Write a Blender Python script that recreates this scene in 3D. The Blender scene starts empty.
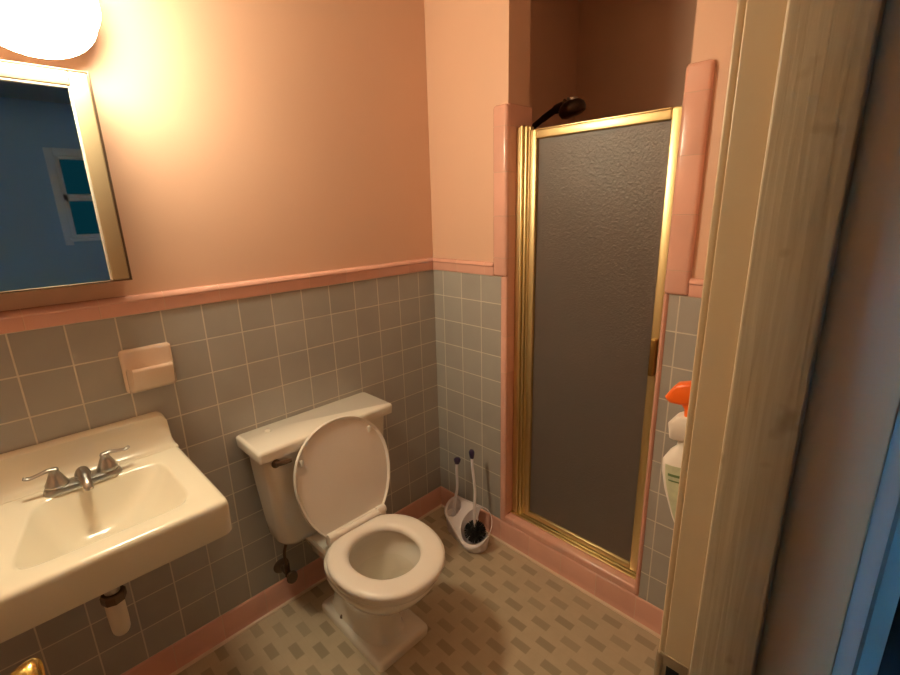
import bpy, bmesh, math, random
from mathutils import Vector, Matrix
random.seed(4)
scene = bpy.context.scene
COL = scene.collection
PI = math.pi

# ------------------------------------------------------------------ helpers
def link(name, me, mat, parent=None):
    o = bpy.data.objects.new(name, me)
    COL.objects.link(o)
    if mat is not None:
        if isinstance(mat, (list, tuple)):
            for m in mat: me.materials.append(m)
        else:
            me.materials.append(mat)
    if parent is not None:
        o.parent = parent
    return o

def finish(bm, name, mat, parent=None, smooth=True, angle=40, recalc=True):
    if recalc:
        bmesh.ops.recalc_face_normals(bm, faces=bm.faces)
    me = bpy.data.meshes.new(name)
    bm.to_mesh(me); bm.free()
    if smooth:
        for p in me.polygons: p.use_smooth = True
        me.set_sharp_from_angle(angle=math.radians(angle))
    return link(name, me, mat, parent)

def tag(o, label=None, cat=None, group=None, kind=None):
    if label: o['label'] = label
    if cat: o['category'] = cat
    if group: o['group'] = group
    if kind: o['kind'] = kind
    return o

def empty(name, loc, label, cat, group=None):
    o = bpy.data.objects.new(name, None)
    o.empty_display_size = 0.05
    COL.objects.link(o)
    o.location = loc
    return tag(o, label, cat, group)

def box(bm, x0, x1, y0, y1, z0, z1, bev=0.0, seg=3):
    b2 = bmesh.new()
    vs = [b2.verts.new((x, y, z)) for x in (x0, x1) for y in (y0, y1) for z in (z0, z1)]
    for f in ((0,1,3,2),(4,6,7,5),(0,4,5,1),(2,3,7,6),(0,2,6,4),(1,5,7,3)):
        b2.faces.new([vs[i] for i in f])
    if bev > 0:
        bmesh.ops.bevel(b2, geom=b2.edges[:], offset=bev, segments=seg, affect='EDGES', profile=0.5)
    merge(bm, b2)

def merge(bm, b2, mtx=None):
    if mtx is not None:
        bmesh.ops.transform(b2, matrix=mtx, verts=b2.verts)
    me = bpy.data.meshes.new('tmp'); b2.to_mesh(me); b2.free()
    bm.from_mesh(me); bpy.data.meshes.remove(me)

def loft(bm, rings, cap0=True, cap1=True, closed=True):
    vr = [[bm.verts.new(p) for p in r] for r in rings]
    n = len(rings[0])
    for a, b in zip(vr[:-1], vr[1:]):
        for i in range(n if closed else n - 1):
            j = (i + 1) % n
            bm.faces.new((a[i], a[j], b[j], b[i]))
    if cap0: bm.faces.new(vr[0][::-1])
    if cap1: bm.faces.new(vr[-1])
    return vr

def lathe(bm, prof, n=32, mtx=None, cap0=True, cap1=True):
    b2 = bmesh.new()
    rings = [[(max(r, 1e-5)*math.cos(2*PI*i/n), max(r, 1e-5)*math.sin(2*PI*i/n), z) for i in range(n)] for r, z in prof]
    loft(b2, rings, cap0, cap1)
    bmesh.ops.recalc_face_normals(b2, faces=b2.faces)
    merge(bm, b2, mtx)

def tube(bm, pts, rad, n=12, cap=True, squash=None):
    """Tube along points, radius per point or constant."""
    pts = [Vector(p) for p in pts]
    if not isinstance(rad, (list, tuple)): rad = [rad]*len(pts)
    rings = []
    up = None
    for i, p in enumerate(pts):
        d = (pts[min(i+1, len(pts)-1)] - pts[max(i-1, 0)]).normalized()
        if up is None:
            up = Vector((0, 0, 1)) if abs(d.z) < 0.9 else Vector((1, 0, 0))
        s = d.cross(up).normalized(); u = s.cross(d).normalized(); up = u
        k = squash or (1, 1)
        rings.append([tuple(p + s*math.cos(2*PI*j/n)*rad[i]*k[0] + u*math.sin(2*PI*j/n)*rad[i]*k[1]) for j in range(n)])
    loft(bm, rings, cap, cap)

def spline(pts, m=8):
    P = [Vector(p) for p in pts]
    out = []
    for i in range(len(P)-1):
        a = P[max(i-1, 0)]; b = P[i]; c = P[i+1]; d = P[min(i+2, len(P)-1)]
        for k in range(m):
            t = k/m
            out.append(0.5*((2*b) + (c-a)*t + (2*a-5*b+4*c-d)*t*t + (3*b-a-3*c+d)*t**3))
    out.append(P[-1])
    return out

def sup(cx, cy, z, a, b, n=2.0, N=64, b2=None, skew=None):
    """superellipse ring; b toward -y, b2 toward +y"""
    r = []
    for i in range(N):
        t = 2*PI*i/N
        c, s = math.cos(t), math.sin(t)
        x = a*math.copysign(abs(c)**(2/n), c)
        bb = (b2 if (b2 is not None and s > 0) else b)
        y = bb*math.copysign(abs(s)**(2/n), s)
        if skew: x = skew(x, y)
        r.append((cx+x, cy+y, z))
    return r

def rrect(cx, cy, z, a, b, r, k=6):
    out = []
    r = min(r, a-1e-4, b-1e-4)
    for sx, sy, a0 in ((1,1,0),(-1,1,PI/2),(-1,-1,PI),(1,-1,1.5*PI)):
        for i in range(k+1):
            t = a0 + PI/2*i/k
            out.append((cx+sx*(a-r)+r*math.cos(t), cy+sy*(b-r)+r*math.sin(t), z))
    return out

def prism(bm, prof, axis, lo, hi):
    """extrude a closed 2-D profile along an axis. prof in the other two axes (in xyz order)."""
    def mk(v):
        return [tuple([v, p[0], p[1]] if axis == 0 else ([p[0], v, p[1]] if axis == 1 else [p[0], p[1], v])) for p in prof]
    loft(bm, [mk(lo), mk(hi)])

# ------------------------------------------------------------------ materials
def new_mat(name):
    m = bpy.data.materials.new(name); m.use_nodes = True
    nt = m.node_tree
    b = nt.nodes['Principled BSDF']
    return m, nt, b

def ND(nt, t, **kw):
    n = nt.nodes.new(t)
    for k, v in kw.items():
        if k.startswith('i_'):
            key = k[2:]
            n.inputs[int(key) if key.isdigit() else key.replace('_', ' ')].default_value = v
        else: setattr(n, k, v)
    return n

def simple(name, col, rough=0.5, metal=0.0, bump=0.0, bscale=60.0, var=0.0, vscale=6.0, coat=0.0, ior=1.5, **kw):
    m, nt, b = new_mat(name)
    b.inputs['Base Color'].default_value = (*col, 1)
    b.inputs['Roughness'].default_value = rough
    b.inputs['Metallic'].default_value = metal
    b.inputs['IOR'].default_value = ior
    if coat: b.inputs['Coat Weight'].default_value = coat; b.inputs['Coat Roughness'].default_value = 0.05
    tc = ND(nt, 'ShaderNodeTexCoord')
    if var > 0:
        nz = ND(nt, 'ShaderNodeTexNoise', i_Scale=vscale, i_Detail=4.0)
        nt.links.new(tc.outputs['Object'], nz.inputs['Vector'])
        mx = ND(nt, 'ShaderNodeMix', data_type='RGBA')
        mx.inputs[6].default_value = (*[c*(1-var) for c in col], 1)
        mx.inputs[7].default_value = (*[min(1, c*(1+var)) for c in col], 1)
        nt.links.new(nz.outputs['Fac'], mx.inputs[0]); nt.links.new(mx.outputs[2], b.inputs['Base Color'])
    if bump > 0:
        nz2 = ND(nt, 'ShaderNodeTexNoise', i_Scale=bscale, i_Detail=3.0)
        nt.links.new(tc.outputs['Object'], nz2.inputs['Vector'])
        bp = ND(nt, 'ShaderNodeBump', i_Strength=bump, i_Distance=0.002)
        nt.links.new(nz2.outputs['Fac'], bp.inputs['Height']); nt.links.new(bp.outputs['Normal'], b.inputs['Normal'])
    return m

def tile_mat(name, axis_u, u0, pu, v0, pv, col, grout, mortar=0.0022, rough=0.22, var=0.05, axis_v='z', coat=0.0):
    """square glazed tiles; u runs along an object axis, v along another (object origins sit at the world origin)"""
    m, nt, b = new_mat(name)
    tc = ND(nt, 'ShaderNodeTexCoord'); sep = ND(nt, 'ShaderNodeSeparateXYZ')
    nt.links.new(tc.outputs['Object'], sep.inputs[0])
    def off(ax, o):
        a = ND(nt, 'ShaderNodeMath', operation='SUBTRACT'); a.inputs[1].default_value = o
        nt.links.new(sep.outputs['xyz'.index(ax)], a.inputs[0]); return a
    u, v = off(axis_u, u0 - 40*pu), off(axis_v, v0 - 40*pv)
    cb = ND(nt, 'ShaderNodeCombineXYZ')
    nt.links.new(u.outputs[0], cb.inputs[0]); nt.links.new(v.outputs[0], cb.inputs[1])
    br = ND(nt, 'ShaderNodeTexBrick', offset=0.0, squash=1.0)
    nt.links.new(cb.outputs[0], br.inputs['Vector'])
    br.inputs['Color1'].default_value = (*[c*(1-var) for c in col], 1)
    br.inputs['Color2'].default_value = (*[c*(1+var) for c in col], 1)
    br.inputs['Mortar'].default_value = (*grout, 1)
    br.inputs['Scale'].default_value = 1.0
    br.inputs['Mortar Size'].default_value = mortar/2
    br.inputs['Mortar Smooth'].default_value = 0.25
    br.inputs['Brick Width'].default_value = pu
    br.inputs['Row Height'].default_value = pv
    nz = ND(nt, 'ShaderNodeTexNoise', i_Scale=9.0, i_Detail=5.0)
    nt.links.new(tc.outputs['Object'], nz.inputs['Vector'])
    mr = ND(nt, 'ShaderNodeMapRange'); mr.inputs[3].default_value = 0.88; mr.inputs[4].default_value = 1.1
    nt.links.new(nz.outputs['Fac'], mr.inputs[0])
    mx = ND(nt, 'ShaderNodeVectorMath', operation='SCALE')
    nt.links.new(br.outputs['Color'], mx.inputs[0]); nt.links.new(mr.outputs[0], mx.inputs['Scale'])
    nt.links.new(mx.outputs[0], b.inputs['Base Color'])
    rr = ND(nt, 'ShaderNodeMapRange'); rr.inputs[3].default_value = rough; rr.inputs[4].default_value = 0.8
    nt.links.new(br.outputs['Fac'], rr.inputs[0]); nt.links.new(rr.outputs[0], b.inputs['Roughness'])
    iv = ND(nt, 'ShaderNodeMath', operation='SUBTRACT'); iv.inputs[0].default_value = 1.0
    nt.links.new(br.outputs['Fac'], iv.inputs[1])
    n2 = ND(nt, 'ShaderNodeTexNoise', i_Scale=14.0, i_Detail=2.0)
    nt.links.new(tc.outputs['Object'], n2.inputs['Vector'])
    ad = ND(nt, 'ShaderNodeMath', operation='MULTIPLY_ADD'); ad.inputs[1].default_value = 0.12
    nt.links.new(n2.outputs['Fac'], ad.inputs[0]); nt.links.new(iv.outputs[0], ad.inputs[2])
    bp = ND(nt, 'ShaderNodeBump', i_Strength=0.6, i_Distance=0.0012)
    nt.links.new(ad.outputs[0], bp.inputs['Height']); nt.links.new(bp.outputs['Normal'], b.inputs['Normal'])
    return m

PEACH = (0.70, 0.45, 0.325)
GREY = (0.385, 0.37, 0.345)
GROUT = (0.62, 0.575, 0.50)
PINK = (0.73, 0.405, 0.325)
S = 0.108; HB = 0.103
M = {}
M['paint'] = simple('peach_paint', PEACH, 0.42, bump=0.12, bscale=45, var=0.03, vscale=3)
M['ceil'] = simple('ceiling_paint', (0.72, 0.62, 0.52), 0.7)
M['tileA'] = tile_mat('grey_tile_back', 'x', -0.0899, S, HB, S, GREY, GROUT, mortar=0.0042)
M['tileB'] = tile_mat('grey_tile_side', 'y', -0.0596, S, HB, S, GREY, GROUT, mortar=0.0042)
M['capA'] = tile_mat('pink_cap_back', 'x', -0.597, 0.1505, 0.5, 3.0, PINK, (0.68, 0.42, 0.32), mortar=0.0025, rough=0.16)
M['capB'] = tile_mat('pink_cap_side', 'y', -0.15, 0.1505, 0.5, 3.0, PINK, (0.68, 0.42, 0.32), mortar=0.0025, rough=0.16)
M['baseA'] = tile_mat('pink_base_back', 'x', -1.059, 0.1525, -1.0, 3.0, PINK, (0.66, 0.42, 0.32), mortar=0.003, rough=0.2)
M['baseB'] = tile_mat('pink_base_side', 'y', -0.996, 0.1525, -1.0, 3.0, PINK, (0.66, 0.42, 0.32), mortar=0.003, rough=0.2)
M['colV'] = tile_mat('pink_column_tile', 'y', 5.0, 30.0, 0.035, 0.1525, PINK, (0.60, 0.36, 0.28), mortar=0.003, rough=0.18, axis_v='z')
M['grout'] = simple('floor_grout_line', (0.72, 0.55, 0.42), 0.8)
M['porc'] = simple('white_porcelain', (0.78, 0.73, 0.65), 0.13, coat=0.3)
M['sink'] = simple('cream_enamel', (0.76, 0.71, 0.58), 0.16, coat=0.3)
M['soap'] = simple('pinkish_ceramic', (0.74, 0.58, 0.46), 0.18, coat=0.3)
M['plastic'] = simple('white_plastic', (0.80, 0.74, 0.68), 0.3)
M['chrome'] = simple('brushed_chrome', (0.46, 0.45, 0.43), 0.34, 1.0)
M['darkmetal'] = simple('tarnished_metal', (0.16, 0.11, 0.075), 0.4, 0.8)
M['brass'] = simple('polished_brass', (0.86, 0.62, 0.20), 0.2, 1.0)
M['gold'] = simple('gold_anodised', (0.74, 0.61, 0.32), 0.36, 1.0)
M['bronze'] = simple('oiled_bronze', (0.06, 0.035, 0.025), 0.3, 0.8)
M['pvc'] = simple('white_pvc', (0.74, 0.68, 0.56), 0.4)
M['cream_frame'] = simple('cream_frame', (0.36, 0.28, 0.17), 0.4)
M['stick'] = simple('white_lilac_plastic', (0.78, 0.75, 0.80), 0.35)
M['dark'] = simple('dark_bristle', (0.02, 0.018, 0.016), 0.8)
M['purple'] = simple('dark_purple_plastic', (0.035, 0.02, 0.07), 0.35)
M['lilac'] = simple('pale_lilac_plastic', (0.76, 0.70, 0.73), 0.35)
M['orange'] = simple('orange_plastic', (0.90, 0.15, 0.015), 0.35)
M['green'] = simple('pale_green_label', (0.52, 0.55, 0.38), 0.4, var=0.3, vscale=60)
M['green_dark'] = simple('dark_green_ink', (0.13, 0.2, 0.08), 0.5)
M['black'] = simple('unlit_black', (0.006, 0.006, 0.007), 0.6)  # near-black that carries the dark of unlit space in its colour
M['blue_wall'] = simple('pale_blue_matt', (0.36, 0.50, 0.60), 0.7)  # one flat pale blue for the bedroom walls
M['hall_floor'] = simple('brown_boards', (0.16, 0.10, 0.06), 0.5, var=0.2, vscale=8)
M['trim_white'] = simple('white_trim_paint', (0.72, 0.70, 0.64), 0.4)
M['mirror'] = simple('mirror_glass', (0.80, 0.84, 0.84), 0.015, 1.0)

# painted wood jamb: vertical brushed grain
m, nt, b = new_mat('grained_cream_paint'); M['jamb'] = m
tc = ND(nt, 'ShaderNodeTexCoord'); mp = ND(nt, 'ShaderNodeMapping'); mp.inputs['Scale'].default_value = (160, 160, 5)
nt.links.new(tc.outputs['Object'], mp.inputs[0])
nz = ND(nt, 'ShaderNodeTexNoise', i_Scale=1.0, i_Detail=4.0, i_Distortion=0.7); nt.links.new(mp.outputs[0], nz.inputs['Vector'])
rp = ND(nt, 'ShaderNodeValToRGB')
rp.color_ramp.elements[0].position = 0.30; rp.color_ramp.elements[0].color = (0.38, 0.29, 0.19, 1)
rp.color_ramp.elements[1].position = 0.62; rp.color_ramp.elements[1].color = (0.46, 0.36, 0.245, 1)
nt.links.new(nz.outputs['Fac'], rp.inputs[0])
nz3 = ND(nt, 'ShaderNodeTexNoise', i_Scale=22.0, i_Detail=2.0); nt.links.new(tc.outputs['Object'], nz3.inputs['Vector'])
rp3 = ND(nt, 'ShaderNodeValToRGB'); rp3.color_ramp.elements[0].position = 0.22; rp3.color_ramp.elements[0].color = (0.55, 0.5, 0.42, 1)
rp3.color_ramp.elements[1].position = 0.36; rp3.color_ramp.elements[1].color = (1, 1, 1, 1)
nt.links.new(nz3.outputs['Fac'], rp3.inputs[0])
mx = ND(nt, 'ShaderNodeMix', data_type='RGBA', blend_type='MULTIPLY'); mx.inputs[0].default_value = 1.0
nt.links.new(rp.outputs[0], mx.inputs[6]); nt.links.new(rp3.outputs[0], mx.inputs[7])
nt.links.new(mx.outputs[2], b.inputs['Base Color'])
b.inputs['Roughness'].default_value = 0.42
bp = ND(nt, 'ShaderNodeBump', i_Strength=0.35, i_Distance=0.0015)
nt.links.new(nz.outputs['Fac'], bp.inputs['Height']); nt.links.new(bp.outputs['Normal'], b.inputs['Normal'])
M['jamb_plain'] = simple('smooth_cream_paint', (0.56, 0.415, 0.26), 0.35, var=0.06, vscale=12)

# floor mosaic: staggered dark rectangles between pale ones
m, nt, b = new_mat('mosaic_floor'); M['floor'] = m
tc = ND(nt, 'ShaderNodeTexCoord'); sep = ND(nt, 'ShaderNodeSeparateXYZ'); nt.links.new(tc.outputs['Object'], sep.inputs[0])
def mth(op, a, bb=None, c=None):
    n = ND(nt, 'ShaderNodeMath', operation=op)
    for i, v in enumerate((a, bb, c)):
        if v is None: continue
        if isinstance(v, (int, float)): n.inputs[i].default_value = v
        else: nt.links.new(v, n.inputs[i])
    return n.outputs[0]
PX, PY, RW, RL = 0.0603, 0.1200, 0.0315, 0.0655
u = mth('DIVIDE', mth('ADD', sep.outputs[0], 0.064 + RW/2 + PX*60), PX)
row = mth('FLOOR', u); fu = mth('FRACT', u)
par = mth('MODULO', row, 2.0)
v = mth('ADD', mth('DIVIDE', mth('ADD', sep.outputs[1], 0.583 + RL/2 + PY*40), PY), mth('MULTIPLY', par, 0.5))
col_ = mth('FLOOR', v); fv = mth('FRACT', v)
wob = ND(nt, 'ShaderNodeTexNoise', i_Scale=70.0, i_Detail=1.0); nt.links.new(tc.outputs['Object'], wob.inputs['Vector'])
w = mth('MULTIPLY', mth('SUBTRACT', wob.outputs['Fac'], 0.5), 0.03)
dk = mth('MULTIPLY', mth('LESS_THAN', mth('ADD', fu, w), RW/PX), mth('LESS_THAN', mth('ADD', fv, w), RL/PY))
cellv = ND(nt, 'ShaderNodeCombineXYZ'); nt.links.new(row, cellv.inputs[0]); nt.links.new(col_, cellv.inputs[1])
wn = ND(nt, 'ShaderNodeTexWhiteNoise', noise_dimensions='2D'); nt.links.new(cellv.outputs[0], wn.inputs['Vector'])
# thin grout between the pieces
def line(f, at, wd):
    return mth('LESS_THAN', mth('ABSOLUTE', mth('SUBTRACT', f, at)), wd)
gr = mth('MAXIMUM', mth('MAXIMUM', line(fu, RW/PX, 0.022), line(fu, 0.0, 0.022)),
         mth('MAXIMUM', line(fv, RL/PY, 0.011), line(fv, 0.0, 0.011)))
gr = mth('MULTIPLY', gr, 0.45)
dcol = ND(nt, 'ShaderNodeMix', data_type='RGBA'); nt.links.new(wn.outputs['Value'], dcol.inputs[0])
dcol.inputs[6].default_value = (0.335, 0.275, 0.19, 1); dcol.inputs[7].default_value = (0.40, 0.33, 0.23, 1)
lcol = ND(nt, 'ShaderNodeMix', data_type='RGBA')
nzl = ND(nt, 'ShaderNodeTexNoise', i_Scale=20.0, i_Detail=4.0); nt.links.new(tc.outputs['Object'], nzl.inputs['Vector'])
nt.links.new(nzl.outputs['Fac'], lcol.inputs[0])
lcol.inputs[6].default_value = (0.45, 0.37, 0.26, 1); lcol.inputs[7].default_value = (0.56, 0.46, 0.33, 1)
mxc = ND(nt, 'ShaderNodeMix', data_type='RGBA'); nt.links.new(dk, mxc.inputs[0])
nt.links.new(lcol.outputs[2], mxc.inputs[6]); nt.links.new(dcol.outputs[2], mxc.inputs[7])
mxg = ND(nt, 'ShaderNodeMix', data_type='RGBA'); nt.links.new(gr, mxg.inputs[0])
nt.links.new(mxc.outputs[2], mxg.inputs[6]); mxg.inputs[7].default_value = (0.48, 0.38, 0.27, 1)
nt.links.new(mxg.outputs[2], b.inputs['Base Color'])
b.inputs['Roughness'].default_value = 0.45

# obscure bronze-grey shower glass
m, nt, b = new_mat('obscure_glass'); M['glass'] = m
b.inputs['Base Color'].default_value = (0.42, 0.37, 0.34, 1)
b.inputs['Transmission Weight'].default_value = 0.78
b.inputs['Roughness'].default_value = 0.34
b.inputs['IOR'].default_value = 1.45
tc = ND(nt, 'ShaderNodeTexCoord')
vo = ND(nt, 'ShaderNodeTexVoronoi', i_Scale=190.0, feature='SMOOTH_F1'); nt.links.new(tc.outputs['Object'], vo.inputs['Vector'])
nzg = ND(nt, 'ShaderNodeTexNoise', i_Scale=110.0, i_Detail=3.0); nt.links.new(tc.outputs['Object'], nzg.inputs['Vector'])
adg = ND(nt, 'ShaderNodeMath', operation='ADD'); nt.links.new(vo.outputs['Distance'], adg.inputs[0]); nt.links.new(nzg.outputs['Fac'], adg.inputs[1])
bp = ND(nt, 'ShaderNodeBump', i_Strength=0.5, i_Distance=0.0022)
nt.links.new(adg.outputs[0], bp.inputs['Height']); nt.links.new(bp.outputs['Normal'], b.inputs['Normal'])

m, nt, b = new_mat('clear_glass'); M['pane'] = m
b.inputs['Transmission Weight'].default_value = 1.0; b.inputs['Roughness'].default_value = 0.0; b.inputs['IOR'].default_value = 1.3
m, nt, b = new_mat('water'); M['water'] = m
b.inputs['Base Color'].default_value = (0.9, 0.93, 0.9, 1)
b.inputs['Transmission Weight'].default_value = 1.0; b.inputs['Roughness'].default_value = 0.05; b.inputs['IOR'].default_value = 1.12

LAMP = 96.0
m, nt, b = new_mat('lit_opal_glass'); M['lamp'] = m
b.inputs['Base Color'].default_value = (0.9, 0.85, 0.75, 1)
b.inputs['Emission Color'].default_value = (1.0, 0.88, 0.60, 1)
b.inputs['Emission Strength'].default_value = LAMP

# ------------------------------------------------------------------ setting
XL, YC, ZC = -1.80, -1.357, 2.40          # left wall, door wall, ceiling
YH = -1.508                               # bedroom side of the door wall
XB, YB = 0.127, -4.2                      # shower partition thickness, bedroom far wall
XJ, XH = -0.89, -1.60                     # right and left jambs
OY0, OY1 = -0.41, -0.987                  # shower opening
def struct(name, bm, mat, parent=None, **kw):
    o = finish(bm, name, mat, parent, **kw)
    if parent is None: o['kind'] = 'structure'
    return o

b_ = bmesh.new(); box(b_, XL-0.1, 1.1, YC, 0.12, -0.1, 0.0); struct('floor', b_, M['floor'], smooth=False)
b_ = bmesh.new(); box(b_, -3.6, 2.0, YB-0.12, YC, -0.1, 0.0); struct('floor_bedroom', b_, M['hall_floor'], smooth=False)
b_ = bmesh.new(); box(b_, -3.7, 2.1, YB-0.12, 0.22, ZC, ZC+0.1); struct('ceiling', b_, M['ceil'], smooth=False)
# walls of the bathroom (painted face sits 6 mm behind the tile face)
b_ = bmesh.new(); box(b_, XL-0.1, 1.1, 0.006, 0.12, 0, ZC); struct('wall_back', b_, M['paint'], smooth=False)
b_ = bmesh.new(); box(b_, XL-0.1, XL, YC, 0.006, 0, ZC); struct('wall_left', b_, M['paint'], smooth=False)
b_ = bmesh.new()
box(b_, 0.006, XB, OY0+0.008, 0.006, 0, ZC)
box(b_, 0.006, XB, YC, OY1-0.008, 0, ZC)
box(b_, 0.006, XB, OY1-0.008, OY0+0.008, 0, 0.12)
struct('wall_right', b_, M['paint'], smooth=False)
# shower stall behind the partition
b_ = bmesh.new()
box(b_, 0.95, 1.05, -1.30, 0.006, 0, ZC); box(b_, XB, 0.95, -1.30, -1.12, 0, ZC); box(b_, XB, 0.95, -0.10, 0.006, 0, ZC)
struct('wall_shower', b_, M['paint'], smooth=False)
# door wall between bathroom and bedroom, with the doorway in it
b_ = bmesh.new()
box(b_, XJ+0.018, 2.0, YH, YC, 0, ZC); box(b_, -3.6, XH-0.018, YH, YC, 0, ZC); box(b_, XH-0.018, XJ+0.018, YH, YC, 2.05, ZC)
ob = struct('wall_front', b_, [M['paint'], M['blue_wall']], smooth=False)
for p in ob.data.polygons:
    if p.normal.y < -0.5: p.material_index = 1
# bedroom walls
W1 = (-0.75, 0.25, 1.26, 1.97)            # window seen in the mirror: x0,x1,z0,z1
b_ = bmesh.new()
box(b_, -3.6, W1[0], YB-0.12, YB, 0, ZC); box(b_, W1[1], 2.0, YB-0.12, YB, 0, ZC)
box(b_, W1[0], W1[1], YB-0.12, YB, 0, W1[2]); box(b_, W1[0], W1[1], YB-0.12, YB, W1[3], ZC)
struct('wall_bedroom_far', b_, M['blue_wall'], smooth=False)
W2 = (-1.76, -1.56, 0.6, 2.0)               # unseen slit window, added to send blue light along the door wall: y0,y1,z0,z1
b_ = bmesh.new()
box(b_, -3.7, -3.6, YB-0.12, W2[0], 0, ZC); box(b_, -3.7, -3.6, W2[1], YC, 0, ZC)
box(b_, -3.7, -3.6, W2[0], W2[1], 0, W2[2]); box(b_, -3.7, -3.6, W2[0], W2[1], W2[3], ZC)
struct('wall_bedroom_left', b_, M['blue_wall'], smooth=False)
b_ = bmesh.new(); box(b_, 2.0, 2.1, YB-0.12, YC, 0, ZC); struct('wall_bedroom_right', b_, M['blue_wall'], smooth=False)

def window(name, axis, lo, hi, z0, z1, at, d):
    """double-hung window: frame, meeting rail, two panes. axis 0: runs along x at y=at (room side towards +d)"""
    bm = bmesh.new()
    def bx(a0, a1, n0, n1, zz0, zz1, bev=0.003):
        n0, n1 = min(n0, n1), max(n0, n1)
        if axis == 0: box(bm, a0, a1, n0, n1, zz0, zz1, bev)
        else: box(bm, n0, n1, a0, a1, zz0, zz1, bev)
    t = 0.06
    bx(lo-t, lo, at+d*0.001, at+d*0.02, z0-t, z1+t); bx(hi, hi+t, at+d*0.001, at+d*0.02, z0-t, z1+t)
    bx(lo, hi, at+d*0.001, at+d*0.02, z1, z1+t); bx(lo-0.02, hi+0.02, at+d*0.001, at+d*0.045, z0-0.03, z0)
    o = struct(name, bm, M['trim_white'])
    bm = bmesh.new(); zm = (z0+z1)/2
    s = 0.035
    for a, c in ((z0, zm+0.03), (zm-0.03, z1)):
        bx(lo, lo+s, at-d*0.028, at+d*0.004, a, c); bx(hi-s, hi, at-d*0.028, at+d*0.004, a, c)
        bx(lo+s, hi-s, at-d*0.028, at+d*0.004, a, a+0.03); bx(lo+s, hi-s, at-d*0.028, at+d*0.004, c-0.03, c)
    finish(bm, 'sash', M['trim_white'], o)
    bm = bmesh.new(); bx(lo, hi, at-d*0.037, at-d*0.033, z0, z1, 0)
    finish(bm, 'pane', M['pane'], o, smooth=False)
window('window_1', 0, W1[0], W1[1], W1[2], W1[3], YB, 1)
window('added_window', 1, W2[0], W2[1], W2[2], W2[3], -3.6, 1)

# tiled wainscot
TD = HB + 10*S                            # top of the grey tile
CT = TD + 0.052                           # top of the pink cap
b_ = bmesh.new(); box(b_, XL, 0.0, 0.0, 0.006, HB, TD); struct('trim_1', b_, M['tileA'], smooth=False)
b_ = bmesh.new()
box(b_, 0.0, 0.006, -0.380, 0.0, HB, TD); box(b_, 0.0, 0.006, YC, -1.002, HB, TD)
struct('trim_2', b_, M['tileB'], smooth=False)
def cap_profile(s=1):
    # bullnose cap: (depth out of the wall, z)
    pts = [(-0.006, TD+0.0006), (0.004, TD+0.0006), (0.006, TD+0.008), (0.007, CT-0.018)]
    for i in range(9):
        t = PI/2*i/8
        pts.append((0.013*math.cos(t)-0.0005 if i < 8 else -0.0005, CT-0.013+0.013*math.sin(t)))
    pts[4:4] = [(0.0095, CT-0.0155)]
    pts.append((-0.006, CT))
    return pts
cp = cap_profile()
b_ = bmesh.new(); prism(b_, [(-d, z) for d, z in cp], 0, XL, -0.0); struct('trim_3', b_, M['capA'])
b_ = bmesh.new()
prism(b_, [(-d, z) for d, z in cp], 1, -0.345, -0.001)
prism(b_, [(-d, z) for d, z in cp], 1, YC, -1.056)
struct('trim_4', b_, M['capB'])
# pink cove base with a pale caulk line along the floor
def base_profile():
    return [(-0.006, 0.0), (0.012, 0.0), (0.009, 0.006), (0.006, 0.014), (0.005, 0.03), (0.005, HB-0.008), (0.003, HB-0.0025), (0.0, HB-0.0006), (-0.006, HB-0.0006)]
bpf = base_profile()
b_ = bmesh.new(); prism(b_, [(-d, z) for d, z in bpf], 0, XL, 0.0); struct('baseboard_back', b_, M['baseA'])
b_ = bmesh.new(); prism(b_, [(-d, z) for d, z in bpf], 1, YC, -0.001); struct('baseboard_right', b_, M['baseB'])
b_ = bmesh.new()
prism(b_, [(-0.010, 0), (-0.018, 0), (-0.016, 0.005), (-0.009, 0.008)], 0, XL, 0)
prism(b_, [(-0.010, 0), (-0.018, 0), (-0.016, 0.005), (-0.009, 0.008)], 1, YC, 0)
struct('trim_5', b_, M['grout'])
# shower curb: rounded pink tile above the base, ledge running back under the door
CZ = 0.137
b_ = bmesh.new()
pr = [(0.14, HB), (0.0005, HB), (-0.004, HB+0.004), (-0.004, CZ-0.012)]
for i in range(7):
    t = PI/2*i/6
    pr.append((-0.004+0.012-0.012*math.cos(t), CZ-0.012+0.012*math.sin(t)))
pr += [(0.14, CZ)]
prism(b_, pr, 1, OY1-0.005, OY0+0.006)
struct('trim_6', b_, M['capB'])
# pink tile columns either side of the shower opening
def column(name, ya, yb, ya2, side):
    """upper wide column above the cap; narrow quarter round below; return on the reveal. side=+1: opening lies towards -y"""
    bm = bmesh.new()
    zt = 1.785
    # reveal lining
    if side > 0: box(bm, 0.004, XB+0.014, yb, yb+0.008, CZ, zt, 0.005, 3)
    else: box(bm, 0.004, XB+0.014, yb-0.008, yb, CZ, zt, 0.005, 3)
    y0, y1 = min(ya, yb), max(ya, yb)
    box(bm, -0.012, 0.014, y0, y1, TD+0.001, zt-0.002, 0.0125, 5)
    y0, y1 = min(ya2, yb), max(ya2, yb)
    box(bm, -0.008, 0.012, y0, y1, CZ-0.032, TD+0.004, 0.0095, 5)
    return struct(name, bm, M['colV'])
column('trim_7', -0.344, OY0, -0.380, 1)
column('trim_8', -1.056, OY1, -1.002, -1)

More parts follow.
